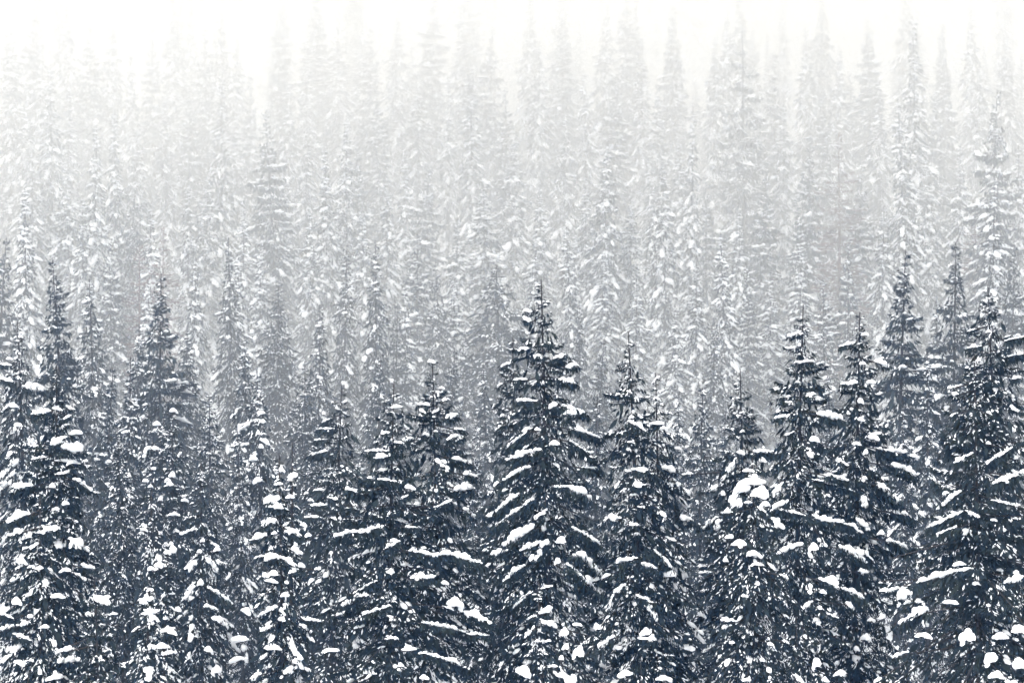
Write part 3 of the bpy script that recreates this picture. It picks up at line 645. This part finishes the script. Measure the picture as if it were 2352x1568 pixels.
# trees one can pick out in the photograph: tip, distance, kind, width
MID = [
 # dark to grey, behind the front row
 (120, 592, 182, 's1', 1.0), (205, 640, 190, 'm1', 1.0), (370, 628, 183, 's2', 1.05), (15, 545, 204, 's1', 1.0), (57, 432, 216, 'n3', 1.0), (320, 745, 186, 'm1', .9),
 (2080, 575, 180, 's1', 1.1), (2196, 555, 185, 's1', 1.0), (2285, 410, 212, 'm1', 1.0), (735, 700, 190, 'm2', 1.0), (862, 553, 200, 'n3', 1.0), (797, 560, 208, 'n1', 1.0),
 (875, 805, 186, 's2', .8), (525, 545, 203, 'n3', 1.0), (548, 590, 210, 'n2', 1.0), (640, 650, 200, 'd2', 1.1), (1140, 612, 210, 'd1', 1.75), (1070, 770, 205, 'm3', .9),
 (1300, 520, 228, 'n1', 1.0), (1320, 535, 250, 'n2', 1.0), (1655, 535, 218, 'n1', 1.0), (1770, 640, 225, 'm3', 1.1), (1462, 640, 228, 'm3', 1.05), (960, 540, 226, 's2', 1.0),
 (560, 770, 184, 'm1', .9), (430, 760, 190, 'd2', 1.0), (260, 840, 180, 's2', .8), (700, 830, 184, 'd2', 1.0), (2150, 690, 200, 'm1', .9), (1290, 770, 200, 'n1', 1.0), (1550, 700, 215, 'm3', 1.0),
 (1000, 600, 218, 'd2', .8), (1890, 640, 215, 's2', 1.0), (2330, 560, 200, 's2', .9), (300, 820, 176, 'n3', 1.0), (480, 905, 178, 'd2', 1.0), (1110, 840, 186, 'm3', .8), (1045, 800, 190, 's2', .8),
 (1560, 900, 182, 'm1', .8), (1900, 860, 180, 'm1', .9), (2130, 800, 178, 'm2', .9), (545, 980, 172, 'm1', .8), (270, 985, 165, 'd2', .9), (715, 1010, 168, 'd2', .9), (1085, 1020, 168, 's2', .8),
 # grey to pale
 (610, 258, 248, 's1', 1.0), (510, 172, 268, 'n3', 1.0), (543, 245, 288, 'n2', 1.0), (797, 268, 256, 'n2', 1.1), (706, 290, 276, 'm1', .9), (746, 340, 250, 'n3', 1.0), (377, 212, 288, 'n1', 1.0),
 (262, 252, 250, 'n2', 1.05), (222, 285, 244, 'n3', 1.0), (116, 150, 264, 'm1', 1.0), (160, 210, 280, 'm1', .9), (30, 62, 300, 'm2', 1.0), (435, 200, 296, 's2', 1.0), (315, 290, 270, 'm1', .9),
 (1397, 322, 248, 'm2', .9), (1522, 372, 246, 'm1', 1.0), (1495, 362, 270, 'n1', 1.0), (1592, 250, 256, 'n4', 1.0), (1705, 60, 276, 'o1', .8), (1860, 305, 254, 's2', .9), (1926, 305, 250, 'l1', 1.1),
 (2062, 225, 248, 'n1', 1.1), (2096, 38, 266, 'n3', 1.05), (2290, 205, 232, 's1', 1.0), (2125, 365, 262, 'n3', 1.0), (2240, 460, 240, 'l1', .9), (2205, 330, 256, 'm1', .9), (1080, 148, 282, 'n3', 1.0),
 (1238, 100, 306, 'm1', 1.0), (1030, 172, 300, 'n2', 1.0), (962, 170, 304, 'm2', 1.0), (1130, 60, 318, 's2', 1.0), (1185, 300, 276, 'm2', 1.1), (1300, 250, 288, 'm2', .9), (890, 405, 256, 'm3', .9),
 (650, 370, 262, 'n1', 1.0), (480, 385, 258, 'm2', 1.0), (430, 420, 250, 'n2', 1.0), (310, 430, 246, 'd2', .9), (190, 450, 240, 'n3', 1.0), (75, 315, 262, 'm3', .9), (150, 380, 250, 'm2', 1.0),
 (930, 330, 272, 'n1', 1.0), (985, 390, 262, 's1', 1.0), (1110, 420, 254, 'm2', 1.2), (1240, 430, 258, 'm3', 1.0), (1450, 450, 250, 'm2', .9), (1345, 400, 262, 'n1', 1.0), (1620, 400, 268, 's2', .9), (1760, 400, 254, 's2', 1.0),
 (1560, 310, 276, 'm2', 1.0), (1980, 380, 256, 's1', .9), (2030, 470, 240, 'm1', .9), (1830, 450, 244, 's2', .9), (1700, 480, 246, 'm1', .9), (2340, 330, 250, 'm1', .9), (560, 460, 244, 'm3', .9), (375, 520, 228, 'l1', .8),
 (710, 480, 240, 'm1', .9), (830, 470, 244, 'm2', .9), (780, 400, 256, 'm1', .9), (600, 560, 226, 'm2', .8), (450, 590, 216, 'm1', .8), (320, 560, 222, 'l1', 1.0), (250, 560, 220, 's3', .8), (930, 650, 212, 'm3', .8),
 (1230, 580, 226, 'm1', .8), (1390, 580, 232, 'm3', 1.0), (1600, 600, 226, 'm1', .9), (1715, 610, 222, 's2', .9), (1840, 560, 226, 'n3', 1.0), (1950, 540, 226, 's2', .8), (1330, 690, 208, 'm1', .8), (1640, 730, 206, 'm3', .9),
 (345, 470, 236, 'm1', 1.0), (1045, 640, 222, 'm2', .9), (820, 330, 268, 's2', 1.0), (1050, 500, 244, 'm1', 1.0), (340, 640, 214, 'm2', .8),
 # pale to white
 (90, 90, 306, 'm1', 1.0), (350, 60, 318, 's2', 1.0), (1060, 10, 330, 'm1', 1.0), (1700, -30, 336, 'm2', 1.0), (730, -20, 338, 's1', 1.0), (510, 0, 332, 'm1', 1.0), (1220, -20, 338, 'm1', 1.0), (1440, -30, 340, 's2', 1.0), (2080, -40, 336, 'm2', 1.0),
 (205, 60, 318, 's3', 1.0), (260, 20, 326, 'm1', 1.0), (395, -10, 330, 'm2', 1.0), (470, 60, 314, 's2', 1.0), (545, 80, 310, 'm1', 1.0), (640, 30, 322, 's3', .9), (700, 90, 308, 'n3', 1.0), (775, 20, 324, 'm1', 1.0),
 (850, 60, 316, 's2', 1.0), (915, 20, 324, 'm2', .9), (1000, -20, 334, 's1', 1.0), (1290, 20, 324, 's2', 1.0), (1395, 10, 322, 'm2', 1.0), (1470, 80, 310, 'n3', 1.0), (1545, 10, 326, 's2', 1.0), (1640, 90, 312, 'm1', .9),
 (1780, 120, 300, 's2', 1.0), (1850, 60, 312, 'm1', 1.0), (1930, 110, 304, 'm2', .9), (1990, 40, 316, 's1', .9), (2165, 80, 306, 's2', .9), (2230, 10, 318, 'm1', 1.0), (2310, 70, 304, 'm2', .9), (80, 10, 316, 's2', 1.0),
 (150, -30, 334, 'm1', 1.0), (2015, 180, 288, 'm1', .9), (2150, 220, 280, 's2', .9), (1420, 180, 294, 's1', 1.0), (1340, 160, 298, 'n1', 1.0), (865, 200, 292, 's2', .9), (660, 180, 292, 'm1', .9), (575, 170, 296, 's2', .8),
 (300, 120, 302, 'm1', .9), (60, 190, 286, 'm1', .9), (1510, 200, 292, 'm2', .8), (1730, 260, 280, 's2', .9), (1800, 230, 284, 'm1', .9), (1160, 200, 292, 's2', .9), (1890, 210, 286, 's2', .8), (2250, 150, 292, 'm1', .8),
]
rngF = np.random.default_rng(5)
for (px_, py_, d_, k_, w_) in MID:
    stand(px_, py_, d_, k_, rngF.uniform(0, 6.28), w_)
# the rest of the wood, standing between them
FILL = ['n1', 'n2', 'n3', 'm1', 'm1', 'm2', 'm2', 'm3', 's1', 's2', 's2', 'd2']
d_ = 163.0
while d_ < 385.0:
    half = d_ * 18.0 / LENS + 1.5
    if 207 < d_ < 318:
        d_ += 10.0
        continue
    n_ = int(half * 2 / (11.0 if d_ < 200 else 10.0))
    off = rngF.uniform(0, 1)
    for i_ in range(n_):
        x_ = -half + (i_ + off + rngF.uniform(-.3, .3)) * 2 * half / n_
        dd = d_ + rngF.uniform(-4, 4)
        if any(abs(q[3] - x_) < 2.0 and abs(q[2] - dd) < 4.0 for q in PLACED):
            continue
        h_ = rngF.uniform(13, 18) if dd < 300 else rngF.uniform(16, 25)
        a_, b_ = across((x_, dd, float(ground(x_, dd)) + h_))
        if -20 < a_ < 2372:
            stand(a_, b_, dd, FILL[rngF.integers(len(FILL))], rngF.uniform(0, 6.28), rngF.uniform(.8, 1.05))
    d_ += 10.0 if d_ < 260 else 13.0

# the same wood going on past both edges of the picture
SIDE = []
d_ = 146.0
while d_ < 350.0:
    half = d_ * 18.0 / LENS
    for sgn in (-1, 1):
        for off in (3.6, 9.0):
            x_, dd = sgn * (half + off + rngF.uniform(-1, 1)), d_ + rngF.uniform(-4, 4)
            a_, b_ = across((x_, dd, float(ground(x_, dd)) + rngF.uniform(17, 24)))
            stand(a_, b_, dd, FILL[rngF.integers(len(FILL))], rngF.uniform(0, 6.28), rngF.uniform(.9, 1.1))
            SIDE.append(STANDS.pop())
    d_ += 13.0
for (o_, key_, kind_, px_, py_, dd) in SIDE:
    tag(o_, 'snowy %s of the wood that goes on past the picture edge' % CAT[kind_], CAT[kind_], 'trees past the picture edges, %s' % CAT[kind_])

# ------------------------------------------------------------------ wording: which tree is which, counted up the slope above a front tree one can find
NICK = [(40, 'the snowball-dotted fir'), (130, 'the heaped conical spruce'), (217, 'the small bare-looking spruce top'), (300, 'the gap beside the cane-tipped tree'), (350, 'the cane-tipped tree'),
        (397, 'the snow-ribbed spruce'), (462, 'the chevron fir'), (590, 'the diagonal-streaked fir'), (655, 'the twin-topped fir'), (785, 'the grey-green spruce'), (905, 'the broad drooping spruce'),
        (993, 'the snow-capped spruce'), (1080, 'the gap by the snow-capped spruce'), (1178, 'the slimmer central spruce'), (1243, 'the tallest central spruce'), (1372, 'the little gap spruce'), (1443, 'the antenna-topped spruce'),
        (1503, 'the dot-speckled fir'), (1614, 'the small hazy spruce'), (1715, 'the snow-dome tree'), (1845, 'the crooked-limb spruce'), (1975, 'the lump-sided spruce'), (2100, 'the gap by the lump-sided spruce'),
        (2238, 'the large near edge spruce'), (2310, 'the level-boughed edge spruce')]
ORD = ['first', 'second', 'third', 'fourth', 'fifth', 'sixth', 'seventh', 'eighth', 'ninth', 'tenth', 'eleventh', 'twelfth', 'thirteenth', 'fourteenth', 'fifteenth', 'sixteenth', 'seventeenth', 'eighteenth',
       'nineteenth', 'twentieth', 'twenty-first', 'twenty-second', 'twenty-third', 'twenty-fourth', 'twenty-fifth', 'twenty-sixth', 'twenty-seventh', 'twenty-eighth', 'twenty-ninth', 'thirtieth']
COLS = {}
for e_ in STANDS:
    k_ = min(range(len(NICK)), key=lambda q: abs(NICK[q][0] - e_[3]))
    COLS.setdefault(k_, []).append(e_)
for k_, es in COLS.items():
    es.sort(key=lambda e: -e[4])
    for r_, (o_, key_, kind_, px_, py_, d_) in enumerate(es):
        veil = 'dark' if d_ < 178 else 'hazy' if d_ < 205 else 'fog-greyed' if d_ < 250 else 'fog-paled' if d_ < 295 else 'fog-whitened'
        band = {'dark': 'trees clear of the fog', 'hazy': 'trees in thin haze', 'fog-greyed': 'trees in grey fog', 'fog-paled': 'trees in pale fog', 'fog-whitened': 'trees nearly lost in white fog'}[veil]
        tag(o_, '%s %s, %s tip up-slope above %s' % (veil, PHRASE[key_], ORD[min(r_, 29)], NICK[k_][1]), CAT[kind_], band)

# ------------------------------------------------------------------ the air: thin even haze round everything, and the low cloud that lies on the upper slope
def air(name, front, back, density, color, label):
    """A closed body of even air between two grids of points that match one another (front to back, or bottom to top)."""
    nu, nv = front.shape[:2]
    n = nu * nv
    v = np.concatenate([front.reshape(-1, 3), back.reshape(-1, 3)])
    q = []
    for a in range(nu - 1):
        for b in range(nv - 1):
            k = a * nv + b
            q += [(k, k + 1, k + nv + 1, k + nv), (n + k, n + k + nv, n + k + nv + 1, n + k + 1)]
    for a in range(nu - 1):
        for b, flip in ((0, 0), (nv - 1, 1)):
            k = a * nv + b
            f = (k, k + nv, n + k + nv, n + k)
            q.append(f[::-1] if flip else f)
    for b in range(nv - 1):
        for a, flip in ((0, 1), (nu - 1, 0)):
            k = a * nv + b
            f = (k, k + 1, n + k + 1, n + k)
            q.append(f[::-1] if flip else f)
    t = np.array([x for f in q for x in ((f[0], f[1], f[2]), (f[0], f[2], f[3]))])
    vol = np.einsum('ij,ij->i', v[t[:, 0]] / 1e3, np.cross(v[t[:, 1]] / 1e3, v[t[:, 2]] / 1e3)).sum()
    if vol < 0:                                   # faces look outwards
        t = t[:, ::-1]
    m = bpy.data.materials.new(name)
    m.use_nodes = True
    nd, l = m.node_tree.nodes, m.node_tree.links
    nd.clear()
    pv = nd.new('ShaderNodeVolumePrincipled')
    pv.inputs['Color'].default_value = (*color, 1)
    pv.inputs['Density'].default_value = density
    pv.inputs['Anisotropy'].default_value = 0.0
    o = nd.new('ShaderNodeOutputMaterial')
    l.new(pv.outputs[0], o.inputs['Volume'])
    b = obj(name, mesh(name, v, t, m, False))
    tag(b, label, 'haze' if name == 'haze' else 'low cloud', None, 'stuff')
    return b


TOP = 84.0
# thin even haze round the camera, the trees and the ground
hx, hy = np.meshgrid([-3100., 3100.], [-2600., 4100.], indexing='ij')
air('haze', np.stack([hx, hy, np.full_like(hx, -32.0)], -1), np.stack([hx, hy, np.full_like(hx, TOP + 2)], -1), 0.00015, (0.18, 0.43, 0.92), 'thin bluish winter haze filling the whole valley')
# fog bank on the slope: a tongue that comes nearer in the middle, with a wavy leaning front
ux = np.concatenate([[-3000., -300.], np.linspace(-120, 120, 61), [300., 3000.]])
uz = np.array([-30., -5., 5., 15., 30., 84.])
fx_, fz_ = np.meshgrid(ux, uz, indexing='ij')
fy_ = 178.0 + 9.0 * np.clip(np.abs(fx_ - 2.0) / 26.0, 0, 1.6)**2 - .42 * fz_ + 3.5 * np.sin(fx_ / 6.5 + .8) + 2.5 * np.sin(fx_ / 2.9 + fz_ / 6.0)
vy_ = 151.0 + 7.0 * np.clip(np.abs(fx_ + 3.0) / 26.0, 0, 1.6)**2 - .12 * fz_ + 1.5 * np.sin(fx_ / 5.1)
air('low_cloud', np.stack([fx_, vy_, fz_], -1), np.stack([fx_, np.full_like(fx_, 236.), fz_ - .5], -1), 0.0025, (0.60, 0.665, 0.745), 'thin blue veil of mist between the front trees and the next rows')
air('low_cloud', np.stack([fx_, fy_, fz_], -1), np.stack([fx_, np.full_like(fx_, 4000.), fz_], -1), 0.0066, (0.825, 0.795, 0.732), 'grey fog bank lying on the slope behind the dark front trees')
# cloud covering the upper slope, with an uneven base
cx = np.concatenate([[-2980., -400.], np.linspace(-150, 150, 31), [400., 2980.]])
cy = np.concatenate([[-2500., -200.], np.linspace(60, 500, 31), [800., 3980.]])
bx_, by_ = np.meshgrid(cx, cy, indexing='ij')
bz_ = 12.5 + 1.6 * np.sin(bx_ / 15.0 + 1.0) + 1.4 * np.sin(by_ / 23.0 + bx_ / 11.0)
air('low_cloud', np.stack([bx_, by_, bz_], -1), np.stack([bx_, by_, np.full_like(bx_, TOP - .5)], -1), 0.0036, (0.65, 0.634, 0.596), 'white cloud covering the upper slope')

# ------------------------------------------------------------------ snow falling through the air
rngS = np.random.default_rng(9)
nf = 20000
fy = 50 + 200 * rngS.random(nf)**.8
fx = rngS.uniform(-1, 1, nf) * (fy * .15 + 3)
fz = fy * SP + rngS.uniform(-1, 1, nf) * (fy * .10 + 3)
fp = np.stack([fx, fy, fz], 1)
ok = fz > ground(fx, fy) + .05
fp = fp[ok]
nf = len(fp)
tet = unit(np.array([[1, 1, 1], [1, -1, -1], [-1, 1, -1], [-1, -1, 1]], float))
rot = unit(rngS.normal(size=(nf, 3)))
e1 = unit(np.cross(rot, [[.3, .5, .8]]))
e2 = np.cross(rot, e1)
size = rngS.uniform(.008, .019, nf)[:, None, None]
fv = fp[:, None] + size * (tet[None, :, 0:1] * rot[:, None] + tet[None, :, 1:2] * e1[:, None] + tet[None, :, 2:3] * e2[:, None])
ft = np.array([[0, 1, 2], [0, 3, 1], [0, 2, 3], [1, 3, 2]])[None] + (np.arange(nf) * 4)[:, None, None]
fl = obj('falling_snow', mesh('falling_snow', fv.reshape(-1, 3), ft.reshape(-1, 3), M_SNOW))
tag(fl, 'fine snowflakes falling through the air before the trees', 'snowfall', None, 'stuff')
print('TREES', len([o for o in COL.objects if o.get('category')]), 'tris', TRIS, 'script s', round(time.time() - T0, 1))
